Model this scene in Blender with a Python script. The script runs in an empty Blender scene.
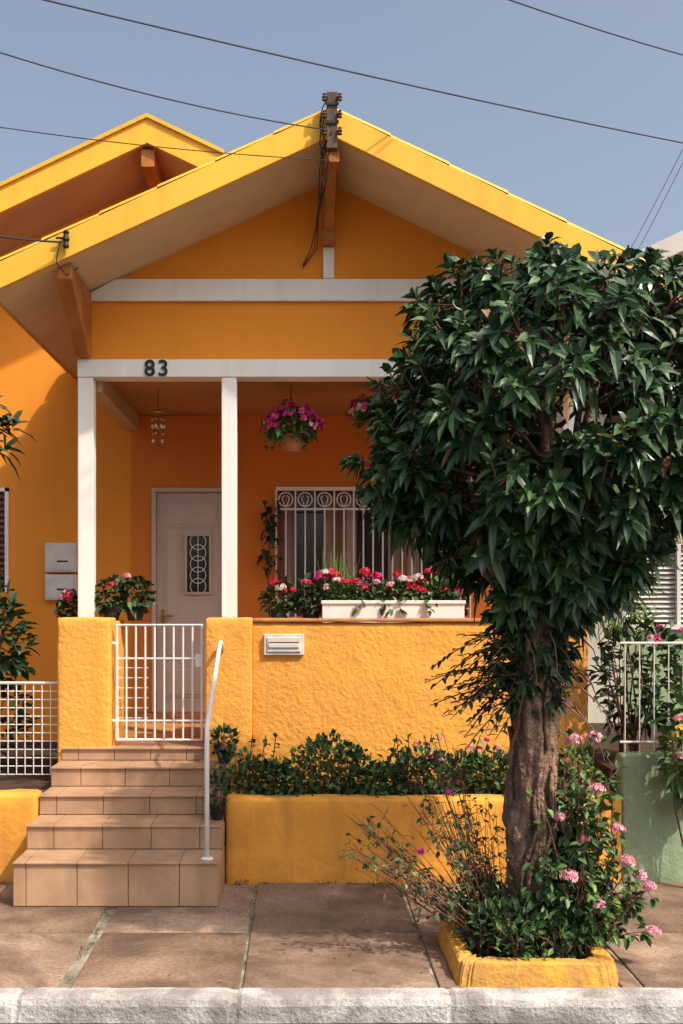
import bpy, bmesh, math, random
from mathutils import Vector, Matrix, noise
R = random.Random(7)
F = 1035.0; H = 1.63
def sx(u, d): return (u-300.0)/F*d      # survey reading -> metres at distance d
def sz(v, d): return H+(600.0-v)/F*d

# ------------------------------------------------------------ materials
def nn(nt, t, **k):
    n = nt.nodes.new(t)
    for a, b in k.items(): setattr(n, a, b)
    return n
def base_mat(name):
    m = bpy.data.materials.new(name); m.use_nodes = True
    nt = m.node_tree; b = nt.nodes['Principled BSDF']
    return m, nt, b
def surf(name, col, rough=0.8, var=0.15, vscale=1.5, bump=0.3, bscale=60, bdist=0.004, dirt=0.0, col2=None, metallic=0, fine=0.05, stretch=1.0, spec=0.3, stain=None, patch=0):
    m, nt, b = base_mat(name); L = nt.links
    geo = nn(nt, 'ShaderNodeNewGeometry')
    mp = nn(nt, 'ShaderNodeMapping'); L.new(geo.outputs['Position'], mp.inputs['Vector'])
    mp.inputs['Scale'].default_value = (1, 1, stretch)
    n1 = nn(nt, 'ShaderNodeTexNoise'); n1.inputs['Scale'].default_value = vscale; n1.inputs['Detail'].default_value = 4
    L.new(mp.outputs[0], n1.inputs['Vector'])
    r = nn(nt, 'ShaderNodeValToRGB'); L.new(n1.outputs['Fac'], r.inputs['Fac'])
    c = col; d = col2 or tuple(x*(1-var*1.6) for x in c)
    r.color_ramp.elements[0].position = .32; r.color_ramp.elements[1].position = .66
    r.color_ramp.elements[0].color = (*d, 1); r.color_ramp.elements[1].color = (*[min(1, x*(1+var*.5)) for x in c], 1)
    out = r.outputs[0]
    if fine > .055:
        n2 = nn(nt, 'ShaderNodeTexNoise'); n2.inputs['Scale'].default_value = vscale*22; n2.inputs['Detail'].default_value = 2
        L.new(geo.outputs['Position'], n2.inputs['Vector'])
        mx = nn(nt, 'ShaderNodeMixRGB', blend_type='MULTIPLY'); mx.inputs[0].default_value = 1
        r2 = nn(nt, 'ShaderNodeMapRange'); r2.inputs[1].default_value = .3; r2.inputs[2].default_value = .7
        r2.inputs[3].default_value = 1-fine*2; r2.inputs[4].default_value = 1+fine
        L.new(n2.outputs['Fac'], r2.inputs[0]); L.new(r.outputs[0], mx.inputs[1]); L.new(r2.outputs[0], mx.inputs[2])
        out = mx.outputs[0]
    if dirt > 0:
        mp2 = nn(nt, 'ShaderNodeMapping'); mp2.inputs['Scale'].default_value = (9, 9, .9)
        L.new(geo.outputs['Position'], mp2.inputs['Vector'])
        n3 = nn(nt, 'ShaderNodeTexNoise'); n3.inputs['Scale'].default_value = 1.0; n3.inputs['Detail'].default_value = 5
        L.new(mp2.outputs[0], n3.inputs['Vector'])
        r3 = nn(nt, 'ShaderNodeMapRange'); r3.inputs[1].default_value = .5; r3.inputs[2].default_value = .8; r3.inputs[3].default_value = 0; r3.inputs[4].default_value = dirt
        L.new(n3.outputs['Fac'], r3.inputs[0])
        m2 = nn(nt, 'ShaderNodeMixRGB'); L.new(r3.outputs[0], m2.inputs[0]); L.new(out, m2.inputs[1]); m2.inputs[2].default_value = (.12, .07, .035, 1)
        out = m2.outputs[0]
    if stain:   # broad irregular stains
        n5 = nn(nt, 'ShaderNodeTexNoise'); n5.inputs['Scale'].default_value = stain[0]; n5.inputs['Detail'].default_value = 6; n5.inputs['Roughness'].default_value = .65; n5.inputs['Distortion'].default_value = .6
        L.new(geo.outputs['Position'], n5.inputs['Vector'])
        r5 = nn(nt, 'ShaderNodeMapRange'); r5.inputs[1].default_value = .44; r5.inputs[2].default_value = .60; r5.inputs[3].default_value = 0; r5.inputs[4].default_value = stain[1]
        L.new(n5.outputs['Fac'], r5.inputs[0])
        m5 = nn(nt, 'ShaderNodeMixRGB'); L.new(r5.outputs[0], m5.inputs[0]); L.new(out, m5.inputs[1]); m5.inputs[2].default_value = (*stain[2], 1)
        out = m5.outputs[0]
    L.new(out, b.inputs['Base Color'])
    b.inputs['Roughness'].default_value = rough; b.inputs['Metallic'].default_value = metallic
    b.inputs['Specular IOR Level'].default_value = spec
    if bump > 0:
        n4 = nn(nt, 'ShaderNodeTexNoise'); n4.inputs['Scale'].default_value = bscale; n4.inputs['Detail'].default_value = 3; n4.inputs['Roughness'].default_value = .6
        L.new(geo.outputs['Position'], n4.inputs['Vector'])
        hgt = n4.outputs['Fac']
        if patch:
            n6 = nn(nt, 'ShaderNodeTexNoise'); n6.inputs['Scale'].default_value = bscale*.3; n6.inputs['Detail'].default_value = 2; n6.inputs['Distortion'].default_value = .6
            L.new(geo.outputs['Position'], n6.inputs['Vector'])
            ma = nn(nt, 'ShaderNodeMath', operation='MULTIPLY_ADD'); L.new(n6.outputs['Fac'], ma.inputs[0]); ma.inputs[1].default_value = patch; L.new(hgt, ma.inputs[2]); hgt = ma.outputs[0]
        bp = nn(nt, 'ShaderNodeBump'); bp.inputs['Strength'].default_value = bump; bp.inputs['Distance'].default_value = bdist
        L.new(hgt, bp.inputs['Height']); L.new(bp.outputs[0], b.inputs['Normal'])
    return m
def leafmat(name, c1, c2, c3, rough=.4, trans=.25, spec=.4):
    m, nt, b = base_mat(name); L = nt.links
    g = nn(nt, 'ShaderNodeNewGeometry'); r = nn(nt, 'ShaderNodeValToRGB')
    L.new(g.outputs['Random Per Island'], r.inputs[0])
    e = r.color_ramp.elements; e[0].color = (*c1, 1); e[1].color = (*c3, 1); k = e.new(.55); k.color = (*c2, 1)
    L.new(r.outputs[0], b.inputs['Base Color']); b.inputs['Roughness'].default_value = rough
    b.inputs['Specular IOR Level'].default_value = spec
    if trans > 0:
        t = nn(nt, 'ShaderNodeBsdfTranslucent')
        L.new(r.outputs[0], t.inputs[0])
        ms = nn(nt, 'ShaderNodeMixShader'); ms.inputs[0].default_value = trans
        L.new(b.outputs[0], ms.inputs[1]); L.new(t.outputs[0], ms.inputs[2]); L.new(ms.outputs[0], nt.nodes['Material Output'].inputs[0])
    return m

M = dict(
 stucco=surf('fence_stucco', (.86, .385, .068), rough=.88, var=.07, vscale=1.3, bump=.6, bscale=34, bdist=.013, dirt=.18, patch=.9, stain=(1.7, .16, (.62, .24, .04))),
 stucco_low=surf('planter_stucco', (.82, .36, .052), rough=.88, var=.08, vscale=1.6, bump=.45, bscale=28, bdist=.010, dirt=.38, patch=.7, stain=(2.3, .36, (.50, .20, .04))),
 wall=surf('orange_wall_paint', (.82, .29, .028), rough=.8, var=.05, vscale=.9, bump=.22, bscale=40, bdist=.005, dirt=.06),
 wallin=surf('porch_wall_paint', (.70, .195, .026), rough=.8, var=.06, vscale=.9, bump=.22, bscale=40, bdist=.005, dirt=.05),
 fascia=surf('yellow_fascia_paint', (.86, .455, .045), rough=.6, var=.06, bump=.15, bscale=30, dirt=.22),
 soffit=surf('soffit_paint', (.70, .55, .35), rough=.75, var=.06, vscale=2, bump=.12, bscale=20, dirt=.10),
 white=surf('white_paint', (.80, .77, .72), rough=.5, var=.04, vscale=3, bump=.10, bscale=30, dirt=.14),
 whitemetal=surf('white_enamel_metal', (.78, .75, .71), rough=.35, var=.04, vscale=5, bump=0, dirt=.10),
 wood=surf('orange_painted_wood', (.44, .16, .03), rough=.6, var=.2, vscale=6, bump=.3, bscale=50),
 ceil=surf('ceiling_paint', (.44, .21, .075), rough=.8, var=.1, bump=.1),
 ceilbeam=surf('beige_beam', (.52, .38, .23), rough=.7, var=.1, bump=.2),
 door=surf('door_paint', (.57, .44, .345), rough=.45, var=.05, vscale=3, bump=.05, dirt=.08),
 dark=surf('black_iron', (.02, .02, .02), rough=.5, var=.1, bump=0),
 glass=surf('dark_window_glass', (.035, .03, .03), rough=.08, var=.3, vscale=2, bump=0, spec=.6),
 curtain=surf('curtain_cloth', (.38, .27, .21), rough=.9, var=.2, vscale=9, bump=.3, bscale=12, stretch=.05),
 frame=surf('brown_window_frame', (.22, .09, .035), rough=.5, var=.2, vscale=8, bump=.1),
 terra=surf('terracotta', (.42, .13, .055), rough=.8, var=.2, vscale=12, bump=.3, bscale=70),
 coping=surf('wall_coping', (.48, .20, .06), rough=.8, var=.2, vscale=8, bump=.3, bscale=50),
 tile=surf('beige_step_tile', (.47, .29, .175), rough=.4, var=.10, vscale=4, bump=.10, bscale=60, dirt=.45, stain=(2.6, .48, (.25, .145, .088))),
 grout=surf('tile_grout', (.20, .125, .085), rough=.9, var=.2, vscale=12, bump=.3),
 pave=surf('pavement_concrete', (.30, .20, .135), col2=(.15, .095, .065), rough=.85, var=.2, vscale=2.2, bump=.5, bscale=90, bdist=.004, fine=.15, stain=(1.0, .88, (.085, .05, .034))),
 pave2=surf('pavement_concrete_pale', (.39, .275, .195), col2=(.20, .13, .09), rough=.85, var=.2, vscale=2.6, bump=.5, bscale=90, bdist=.004, fine=.15, stain=(1.5, .85, (.11, .066, .046))),
 joint=surf('cement_joint', (.38, .33, .26), col2=(.15, .12, .09), rough=.9, var=.2, vscale=9, bump=.5, bscale=80, stain=(5, .5, (.10, .09, .05))),
 curb=surf('whitewashed_curb', (.62, .59, .56), col2=(.36, .335, .32), rough=.88, var=.12, vscale=6, bump=.8, bscale=55, bdist=.010, fine=.14, stain=(3.6, .75, (.21, .185, .17))),
 road=surf('asphalt', (.075, .07, .068), rough=.9, var=.25, vscale=3, bump=.9, bscale=160, bdist=.006, fine=.2),
 soil=surf('soil', (.06, .035, .02), rough=.95, var=.3, vscale=8, bump=.9, bscale=40, bdist=.02),
 ground=surf('ground_earth', (.16, .13, .09), rough=.95, var=.3, vscale=.5, bump=.4),
 bark=surf('bark', (.35, .215, .145), col2=(.13, .078, .052), rough=.9, var=.2, vscale=10, bump=1, bscale=38, bdist=.02, fine=.2, stretch=.3, stain=(11, .7, (.07, .05, .036))),
 twig=surf('twig_bark', (.18, .09, .06), rough=.8, var=.25, vscale=20, bump=0),
 green=surf('mint_green_wall', (.30, .40, .25), rough=.85, var=.12, vscale=1.5, bump=.6, bscale=24, bdist=.012, dirt=.35, stain=(2, .5, (.18, .19, .10))),
 nwall=surf('neighbour_wall', (.52, .50, .42), rough=.85, var=.1, bump=.3, dirt=.2),
 nroof=surf('neighbour_roof_board', (.50, .49, .46), rough=.7, var=.1, bump=.2, dirt=.2),
 louver=surf('aluminium_louver', (.66, .62, .58), rough=.4, var=.08, bump=0),
 plaque=surf('plaque_enamel', (.70, .65, .60), rough=.4, var=.08, vscale=14, bump=.1, dirt=.18),
 yrim=surf('yellow_rim', (.76, .38, .055), rough=.85, var=.12, vscale=5, bump=.7, bscale=35, bdist=.012, dirt=.5, stain=(5, .6, (.32, .18, .07))),
 cable=surf('cable_rubber', (.025, .025, .03), rough=.6, var=.1, bump=0),
 cer=surf('brown_ceramic', (.10, .055, .035), rough=.3, var=.2, bump=0),
 pole=surf('old_wood', (.12, .08, .06), rough=.9, var=.3, vscale=20, bump=.6, bscale=60, stretch=.1),
 brass=surf('brass', (.5, .33, .12), rough=.3, var=.1, bump=0, metallic=1),
 leaf=leafmat('tree_leaf', (.016, .044, .016), (.032, .078, .027), (.07, .13, .042), .36, 0, .45),
 leafb=leafmat('bush_leaf', (.024, .06, .018), (.05, .108, .03), (.09, .165, .048), .5, 0),
 leafd=leafmat('dark_leaf', (.012, .028, .012), (.024, .054, .02), (.042, .08, .028), .5, 0, .3),
 leafl=leafmat('light_leaf', (.06, .12, .022), (.11, .19, .04), (.19, .26, .06), .5, 0),
 dead=leafmat('dry_leaf', (.12, .05, .02), (.20, .09, .035), (.30, .17, .07), .7, 0),
 magenta=leafmat('magenta_petal', (.50, .01, .15), (.66, .03, .25), (.80, .10, .38), .6, .25),
 red=leafmat('red_petal', (.48, .01, .02), (.66, .02, .06), (.78, .06, .14), .6, .25),
 pink=leafmat('pink_petal', (.72, .24, .33), (.82, .40, .47), (.86, .56, .60), .6, .25),
 wpet=leafmat('white_petal', (.6, .5, .5), (.75, .7, .68), (.8, .75, .55), .6, .25),
 yel=leafmat('yellow_petal', (.7, .35, .02), (.8, .5, .03), (.8, .6, .1), .6, .2),
)

# ------------------------------------------------------------ mesh builder
COL = bpy.context.scene.collection
def empty(name, loc=(0, 0, 0)):
    e = bpy.data.objects.new(name, None); e.location = loc; COL.objects.link(e); e.empty_display_size = .2
    return e
class MB:
    def __init__(s): s.v = []; s.f = []; s.m = []; s.mats = []
    def mi(s, k):
        if k not in s.mats: s.mats.append(k)
        return s.mats.index(k)
    def add(s, vs, fs, k):
        o = len(s.v); s.v += [tuple(x) for x in vs]; i = s.mi(k)
        for f in fs: s.f.append(tuple(o+j for j in f)); s.m.append(i)
    def box(s, x0, x1, y0, y1, z0, z1, k):
        s.add([(x0,y0,z0),(x1,y0,z0),(x1,y1,z0),(x0,y1,z0),(x0,y0,z1),(x1,y0,z1),(x1,y1,z1),(x0,y1,z1)],
              [(0,3,2,1),(4,5,6,7),(0,1,5,4),(1,2,6,5),(2,3,7,6),(3,0,4,7)], k)
    def prism(s, poly, y0, y1, k):    # poly in XZ
        n = len(poly)
        vs = [(x, y0, z) for x, z in poly]+[(x, y1, z) for x, z in poly]
        fs = [tuple(range(n)), tuple(range(2*n-1, n-1, -1))]+[(i, i+n, (i+1) % n+n, (i+1) % n) for i in range(n)]
        s.add(vs, fs, k)
    def prismx(s, poly, x0, x1, k):   # poly in YZ
        n = len(poly)
        vs = [(x0, y, z) for y, z in poly]+[(x1, y, z) for y, z in poly]
        fs = [tuple(range(n)), tuple(range(2*n-1, n-1, -1))]+[(i, i+n, (i+1) % n+n, (i+1) % n) for i in range(n)]
        s.add(vs, fs, k)
    def tube(s, path, rad, k, seg=8, cap=True, rough=0, seed=0):
        path = [Vector(p) for p in path]; n = len(path)
        if not isinstance(rad, (list, tuple)): rad = [rad]*n
        vs = []; prev = None
        for i, p in enumerate(path):
            t = (path[min(i+1, n-1)]-path[max(i-1, 0)]).normalized()
            if prev is None:
                a = Vector((1, 0, 0)) if abs(t.x) < .8 else Vector((0, 1, 0))
                u = t.cross(a).normalized()
            else:
                u = (prev-t*prev.dot(t)).normalized()
            prev = u; w = t.cross(u)
            for j in range(seg):
                an = 2*math.pi*j/seg; r = rad[i]
                if rough:
                    a2 = an+p.z*1.6
                    r *= 1+rough*noise.noise(Vector((math.cos(a2)*1.8+seed, math.sin(a2)*1.8, p.z*2.2+p.x*3)))+rough*.7*noise.noise(Vector((math.cos(a2)*5+seed, math.sin(a2)*5, p.z*5)))+rough*.3*noise.noise(Vector((math.cos(an)*9+seed, math.sin(an)*9, p.z*22)))
                vs.append(p+(u*math.cos(an)+w*math.sin(an))*r)
        fs = []
        for i in range(n-1):
            for j in range(seg):
                a = i*seg+j; b = i*seg+(j+1) % seg
                fs.append((a, b, b+seg, a+seg))
        if cap: fs += [tuple(range(seg-1, -1, -1)), tuple((n-1)*seg+j for j in range(seg))]
        s.add(vs, fs, k)
    def lathe(s, c, prof, k, seg=20, ang0=0):
        vs = []; n = len(prof)
        for r, z in prof:
            for j in range(seg):
                a = 2*math.pi*j/seg+ang0; vs.append((c[0]+r*math.cos(a), c[1]+r*math.sin(a), c[2]+z))
        fs = [(i*seg+j, i*seg+(j+1) % seg, (i+1)*seg+(j+1) % seg, (i+1)*seg+j) for i in range(n-1) for j in range(seg)]
        fs += [tuple(range(seg-1, -1, -1)), tuple((n-1)*seg+j for j in range(seg))]
        s.add(vs, fs, k)
    def leaf(s, p, d, up, L, W, droop, k, fold=.18):
        d = d.normalized(); sd = d.cross(up)
        if sd.length < 1e-3: sd = Vector((1, 0, 0))
        sd.normalize(); nrm = sd.cross(d)
        def P(t): return p+d*(L*t)-Vector((0, 0, 1))*(droop*L*t*t)
        c = [P(0), P(.33), P(.68), P(1)]
        w1 = sd*(W*.5); w2 = sd*(W*.42); n1 = nrm*(W*fold)
        s.add([c[0], c[1], c[2], c[3], c[1]+w1+n1, c[2]+w2+n1, c[1]-w1+n1, c[2]-w2+n1],
              [(0,4,1),(1,4,5,2),(2,5,3),(0,1,6),(1,2,7,6),(2,3,7)], k)
    def sleaf(s, p, d, up, L, W, k):
        d = d.normalized(); sd = d.cross(up)
        if sd.length < 1e-3: sd = Vector((1, 0, 0))
        sd.normalize(); nrm = sd.cross(d)
        s.add([p, p+d*L, p+d*L*.45+sd*W*.5+nrm*W*.15, p+d*L*.45-sd*W*.5+nrm*W*.15], [(0,2,1),(0,1,3)], k)
    def petals(s, p, nrm, r, k, n=5):
        nrm = nrm.normalized(); a = nrm.orthogonal().normalized(); b = nrm.cross(a)
        ph = R.uniform(0, 6)
        vs = [p]
        for i in range(n*2):
            an = ph+math.pi*i/n; rr = r*(1 if i % 2 == 0 else .55)
            vs.append(p+(a*math.cos(an)+b*math.sin(an))*rr+nrm*r*.25)
        s.add(vs, [(0, 1+i, 1+(i+1) % (2*n)) for i in range(2*n)], k)
    def cluster(s, c, r, n, k, pr=.012):
        for _ in range(n):
            d = rv(); d.z = abs(d.z)*.9-.15
            s.petals(Vector(c)+d*r*R.uniform(.6, 1.05), d, pr*R.uniform(.8, 1.2), k)
    def obj(s, name, parent=None, smooth=False, bevel=0, rough=0):
        me = bpy.data.meshes.new(name); me.from_pydata(s.v, [], s.f)
        for k in s.mats: me.materials.append(M[k])
        me.polygons.foreach_set('material_index', s.m)
        me.update()
        if rough:   # hand-rendered masonry: rounded arrises, uneven faces
            bm = bmesh.new(); bm.from_mesh(me); bmesh.ops.recalc_face_normals(bm, faces=bm.faces)
            bmesh.ops.bevel(bm, geom=list(bm.edges), offset=bevel or .02, segments=2, profile=.5, affect='EDGES')
            for _ in range(7):
                es = [e for e in bm.edges if e.calc_length() > .075]
                if not es: break
                bmesh.ops.subdivide_edges(bm, edges=es, cuts=1, use_grid_fill=True)
            bmesh.ops.triangulate(bm, faces=[f for f in bm.faces if len(f.verts) > 4])
            bm.normal_update()
            for v in bm.verts:
                q = v.co; v.co = q+v.normal*rough*(noise.noise(q*3.1)+.8*noise.noise(q*8.3)+.5*noise.noise(q*19))
            bm.to_mesh(me); bm.free(); smooth = True; bevel = 0
        if smooth: me.polygons.foreach_set('use_smooth', [True]*len(me.polygons))
        me.update()
        o = bpy.data.objects.new(name, me); COL.objects.link(o)
        if bevel:
            bm = bmesh.new(); bm.from_mesh(me); bmesh.ops.recalc_face_normals(bm, faces=bm.faces); bm.to_mesh(me); bm.free()
            b = o.modifiers.new('bevel', 'BEVEL'); b.width = bevel; b.segments = 2; b.limit_method = 'ANGLE'
        if parent:
            o.parent = parent; o.matrix_parent_inverse = Matrix.Translation(-parent.location)
        return o
def rv():
    while True:
        v = Vector((R.uniform(-1, 1), R.uniform(-1, 1), R.uniform(-1, 1)))
        if .1 < v.length < 1: return v.normalized()
Z = Vector((0, 0, 1))

# ------------------------------------------------------------ ground
g = MB(); g.add([(-300,-300,-.16),(300,-300,-.16),(300,300,-.16),(-300,300,-.16)], [(0,1,2,3)], 'ground'); g.obj('ground')
g = MB(); g.add([(-60,-5,-.1),(60,-5,-.1),(60,4.25,-.1),(-60,4.25,-.1)], [(0,1,2,3)], 'road'); g.obj('road')
g = MB(); n = 900; vs = []
for i in range(n+1):
    x = -9+18*i/n; a = noise.noise(Vector((x*1.3, 0, 0)))*.010+noise.noise(Vector((x*9, 2, 0)))*.008; b = noise.noise(Vector((x*6, 7, 0)))*.006+noise.noise(Vector((x*23, 9, 0)))*.004
    jt = .009 if any(abs(x-q) < .011 for q in (-3.1, -2.1, -1.16, -.27, .62, 1.9, 3.4)) else 0
    vs += [(x, 4.232+a, -.14), (x, 4.226+a+jt, -.03+b), (x, 4.234+a, -.004+b-jt), (x, 4.29, .002+b*.5-jt), (x, 4.352+b, .000-jt), (x, 4.353+b, -.14)]
g.add(vs, [(i*6+k, (i+1)*6+k, (i+1)*6+k+1, i*6+k+1) for i in range(n) for k in range(5)], 'curb')
g.obj('curb', smooth=False)
# pavement slabs
g = MB(); g.box(-9, 9, 4.346, 9.0, -.14, -.012, 'joint')
xs = [-9, -7.4, -5.8, -4.2, -2.6, -1.02, -.25, .58, 1.45, 3.0, 4.6, 6.2, 9]
for i in range(len(xs)-1):
    for (a, b) in ((4.37, 5.085), (5.095, 6.0)):
        j = .05 if i == 5 else .008
        if 0.58 <= xs[i] < 1.4 and a < 5:   # tree pit
            g.box(.59, .66, a, b, -.1, 0, 'pave'); g.box(1.36, 1.44, a, b, -.1, 0, 'pave2'); continue
        g.box(xs[i]+j, xs[i+1]-.008, a, b, -.1, R.uniform(-.004, .002), 'pave' if (i+int(a)) % 2 else 'pave2')
g.obj('sidewalk', bevel=.006)
g = MB()   # weeds in the joints
for _ in range(90):
    c_ = R.choice([0, 1, 2, 2])
    if c_ == 0: p = Vector((-1.0+R.uniform(-.015, .02), R.uniform(4.4, 5.45), 0))
    elif c_ == 1: p = Vector((R.choice([-.25, .58])+R.uniform(-.012, .012), R.uniform(4.4, 5.9), 0))
    else: p = Vector((R.uniform(-.42, 1.7), 5.945+R.uniform(-.02, 0), 0))
    for _ in range(R.randint(3, 7)): d = rv(); d.z = abs(d.z)+.5; g.sleaf(p+rv()*.008, d, rv(), R.uniform(.012, .035), .005, R.choice(['leafl', 'dead', 'dead', 'leafb']))
g.obj('weeds')

# ------------------------------------------------------------ house
house = empty('yellow_house', (0, 8.6, 0))
AX, AZ = .192, 4.415; SL, SR = .46, .49; TH = .162
def sof(x): return AZ-(SL*(AX-x) if x < AX else SR*(x-AX))
XL, XR = -1.857, 2.26
g = MB()
g.prism([(AX, AZ), (XL, sof(XL)), (XL, sof(XL)+TH-.02), (AX, AZ+TH-.02)], 6.232, 12, 'soffit')
g.prism([(AX, AZ), (AX, AZ+TH-.02), (XR, sof(XR)+TH-.02), (XR, sof(XR))], 6.232, 12, 'soffit')
g.obj('roof_slab', house)
g = MB()
g.prism([(AX, AZ-.004), (XL-.02, sof(XL)-.012), (XL-.02, sof(XL)+TH-.012), (AX, AZ+TH)], 6.2, 6.23, 'fascia')
g.prism([(AX, AZ-.004), (AX, AZ+TH), (XR+.02, sof(XR)+TH-.012), (XR+.02, sof(XR)-.012)], 6.2, 6.23, 'fascia')
g.prism([(XL-.02, sof(XL)-.012), (XL-.003, sof(XL)-.012), (XL-.003, sof(XL)+TH), (XL-.02, sof(XL)+TH)], 6.231, 8.6, 'fascia')
g.prism([(XR+.003, sof(XR)-.012), (XR+.02, sof(XR)-.012), (XR+.02, sof(XR)+TH), (XR+.003, sof(XR)+TH)], 6.231, 12, 'fascia')
g.obj('bargeboard', house, bevel=.004)
g = MB()   # roof tiles
for sgn, xe in ((-1, XL-.05), (1, XR+.05)):
    y = 6.21
    while y < 11.5:
        n = 6
        for i in range(n):
            xa = AX+(xe-AX)*i/n; xb = AX+(xe-AX)*(i+1)/n
            za = sof(xa)+TH+.004; zb = sof(xb)+TH+.012
            prof_ = [(0, .0), (.03, .028), (.09, .028), (.12, 0)]
            vs = []
            for (dy, dz) in prof_: vs += [(xa, y+dy, za+dz), (xb, y+dy, zb+dz)]
            g.add(vs, [(0,1,3,2),(2,3,5,4),(4,5,7,6),(0,2,4,6),(1,7,5,3)], 'fascia' if y < 6.3 else 'terra')
        y += .13
g.obj('roof_tiles', house)
g = MB()
GX0, GX1 = -1.47, 1.85
g.prism([(GX0, 3.232), (GX1, 3.232), (GX1, sof(GX1)-.001), (AX, AZ-.001), (GX0, sof(GX0)-.001)], 6.905, 7.05, 'wall')
g.box(GX0, GX0+.07, 7.051, 8.6, 3.2, 3.62, 'wall'); g.box(GX1-.07, GX1, 7.051, 8.6, 3.2, 3.58, 'wall')
g.obj('gable_wall', house)
g = MB()
g.box(GX0-.01, GX1+.01, 6.875, 7.03, 3.112, 3.23, 'white')
zt, zb = 3.763, 3.617
g.prism([(AX-(AZ-zb)/SL+.05, zb), (AX+(AZ-zb)/SR-.05, zb), (AX+(AZ-zt)/SR, zt), (AX-(AZ-zt)/SL, zt)], 6.87, 6.903, 'white')
g.box(.187-.035, .187+.04, 6.872, 6.903, 3.765, 3.975, 'white')
for a, b in ((-1.478, -1.375), (-.522, -.422), (1.75, 1.853)):
    g.box(a, b, 6.88, 6.98, .69, 3.11, 'white')
g.obj('porch_posts_and_beams', house, bevel=.006)
g = MB()
g.box(.187-.045, .187+.05, 6.24, 6.86, 4.27, AZ-.05, 'wood')
g.box(.187-.043, .187+.048, 6.76, 6.868, 3.98, 4.27, 'wood')
g.prismx([(6.3, 4.27), (6.42, 4.27), (6.868, 4.03), (6.868, 3.985)], .187-.03, .187+.035, 'wood')
g.prismx([(6.28, 3.665), (6.28, 3.58), (6.80, 3.24), (6.872, 3.24), (6.872, 3.665)], -1.475, -1.385, 'wood')
g.prismx([(6.28, 3.665), (6.28, 3.58), (6.80, 3.24), (6.872, 3.24), (6.872, 3.62)], 1.76, 1.84, 'wood')
g.obj('roof_brackets', house, bevel=.006)
g = MB(); g.box(GX0+.07, GX1-.07, 7.04, 8.6, 3.16, 3.2, 'ceil')
g.obj('porch_ceiling', house)
g = MB(); g.box(-1.46, -1.34, 7.0, 8.6, 3.04, 3.158, 'ceilbeam'); g.box(1.72, 1.84, 7.0, 8.6, 3.04, 3.158, 'ceilbeam')
g.obj('porch_ceiling_beams', house)
# rear wing
WX, WZ, WS, WT = -1.168, 5.126, .475, .183
def wso(x): return WZ-WS*abs(x-WX)
g = MB()
g.prism([(WX, WZ), (-7, wso(-7)), (-7, wso(-7)+WT-.02), (WX, WZ+WT-.02)], 7.932, 13, 'ceilbeam')
g.prism([(WX, WZ), (WX, WZ+WT-.02), (-.626, wso(-.626)+WT-.02), (-.626, wso(-.626))], 7.932, 13, 'ceilbeam')
g.obj('wing_roof_slab', house)
g = MB()
g.prism([(WX, WZ-.004), (-7, wso(-7)-.004), (-7, wso(-7)+WT), (WX, WZ+WT)], 7.9, 7.93, 'fascia')
g.prism([(WX, WZ-.004), (WX, WZ+WT), (-.60, wso(-.60)+WT), (-.60, wso(-.60)-.004)], 7.9, 7.93, 'fascia')
g.prism([(-7, wso(-7)+WT), (WX, WZ+WT+.001), (WX, WZ+WT+.03), (-7, wso(-7)+WT+.03)], 7.88, 13, 'fascia')
g.prism([(WX, WZ+WT+.001), (-.58, wso(-.58)+WT+.001), (-.58, wso(-.58)+WT+.03), (WX, WZ+WT+.03)], 7.88, 13, 'fascia')
g.box(WX-.05, WX+.05, 7.94, 8.59, WZ-.17, WZ-.04, 'wood'); g.box(WX-.045, WX+.045, 8.5, 8.598, WZ-.42, WZ-.17, 'wood')
g.obj('wing_bargeboard', house)
# back wall with openings
DX0, DX1, DZ0, DZ1 = sx(152, 8.6), sx(229, 8.6), .7, sz(488, 8.6)
WX0, WX1, WZ0, WZ1 = sx(278, 8.6), sx(468, 8.6), 1.50, sz(488, 8.6)
LX0, LX1, LZ0, LZ1 = -3.4, sx(9, 8.6), sz(592, 8.6), sz(488, 8.6)
g = MB()
Y0, Y1 = 8.6, 8.75
topw = DZ1
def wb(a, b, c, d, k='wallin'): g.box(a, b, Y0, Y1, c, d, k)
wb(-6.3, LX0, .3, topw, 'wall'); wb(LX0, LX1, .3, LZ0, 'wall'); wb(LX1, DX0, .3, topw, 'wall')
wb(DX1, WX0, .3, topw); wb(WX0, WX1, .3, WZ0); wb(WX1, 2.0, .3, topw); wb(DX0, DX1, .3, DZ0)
g.prism([(-6.3, topw), (-.5, topw), (-.5, wso(-.5)), (WX, WZ), (-6.3, wso(-6.3))], Y0, Y1, 'wall')
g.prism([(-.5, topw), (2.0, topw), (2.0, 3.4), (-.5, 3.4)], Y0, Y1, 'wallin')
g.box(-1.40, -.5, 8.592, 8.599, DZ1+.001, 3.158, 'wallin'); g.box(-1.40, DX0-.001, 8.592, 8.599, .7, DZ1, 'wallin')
g.box(1.95, 2.05, 8.76, 13, .3, 3.4, 'wall')
g.obj('house_walls', house)
g = MB(); g.box(-1.55, 1.85, 6.86, 8.6, 0, .695, 'coping'); g.obj('porch_floor', house)
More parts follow.
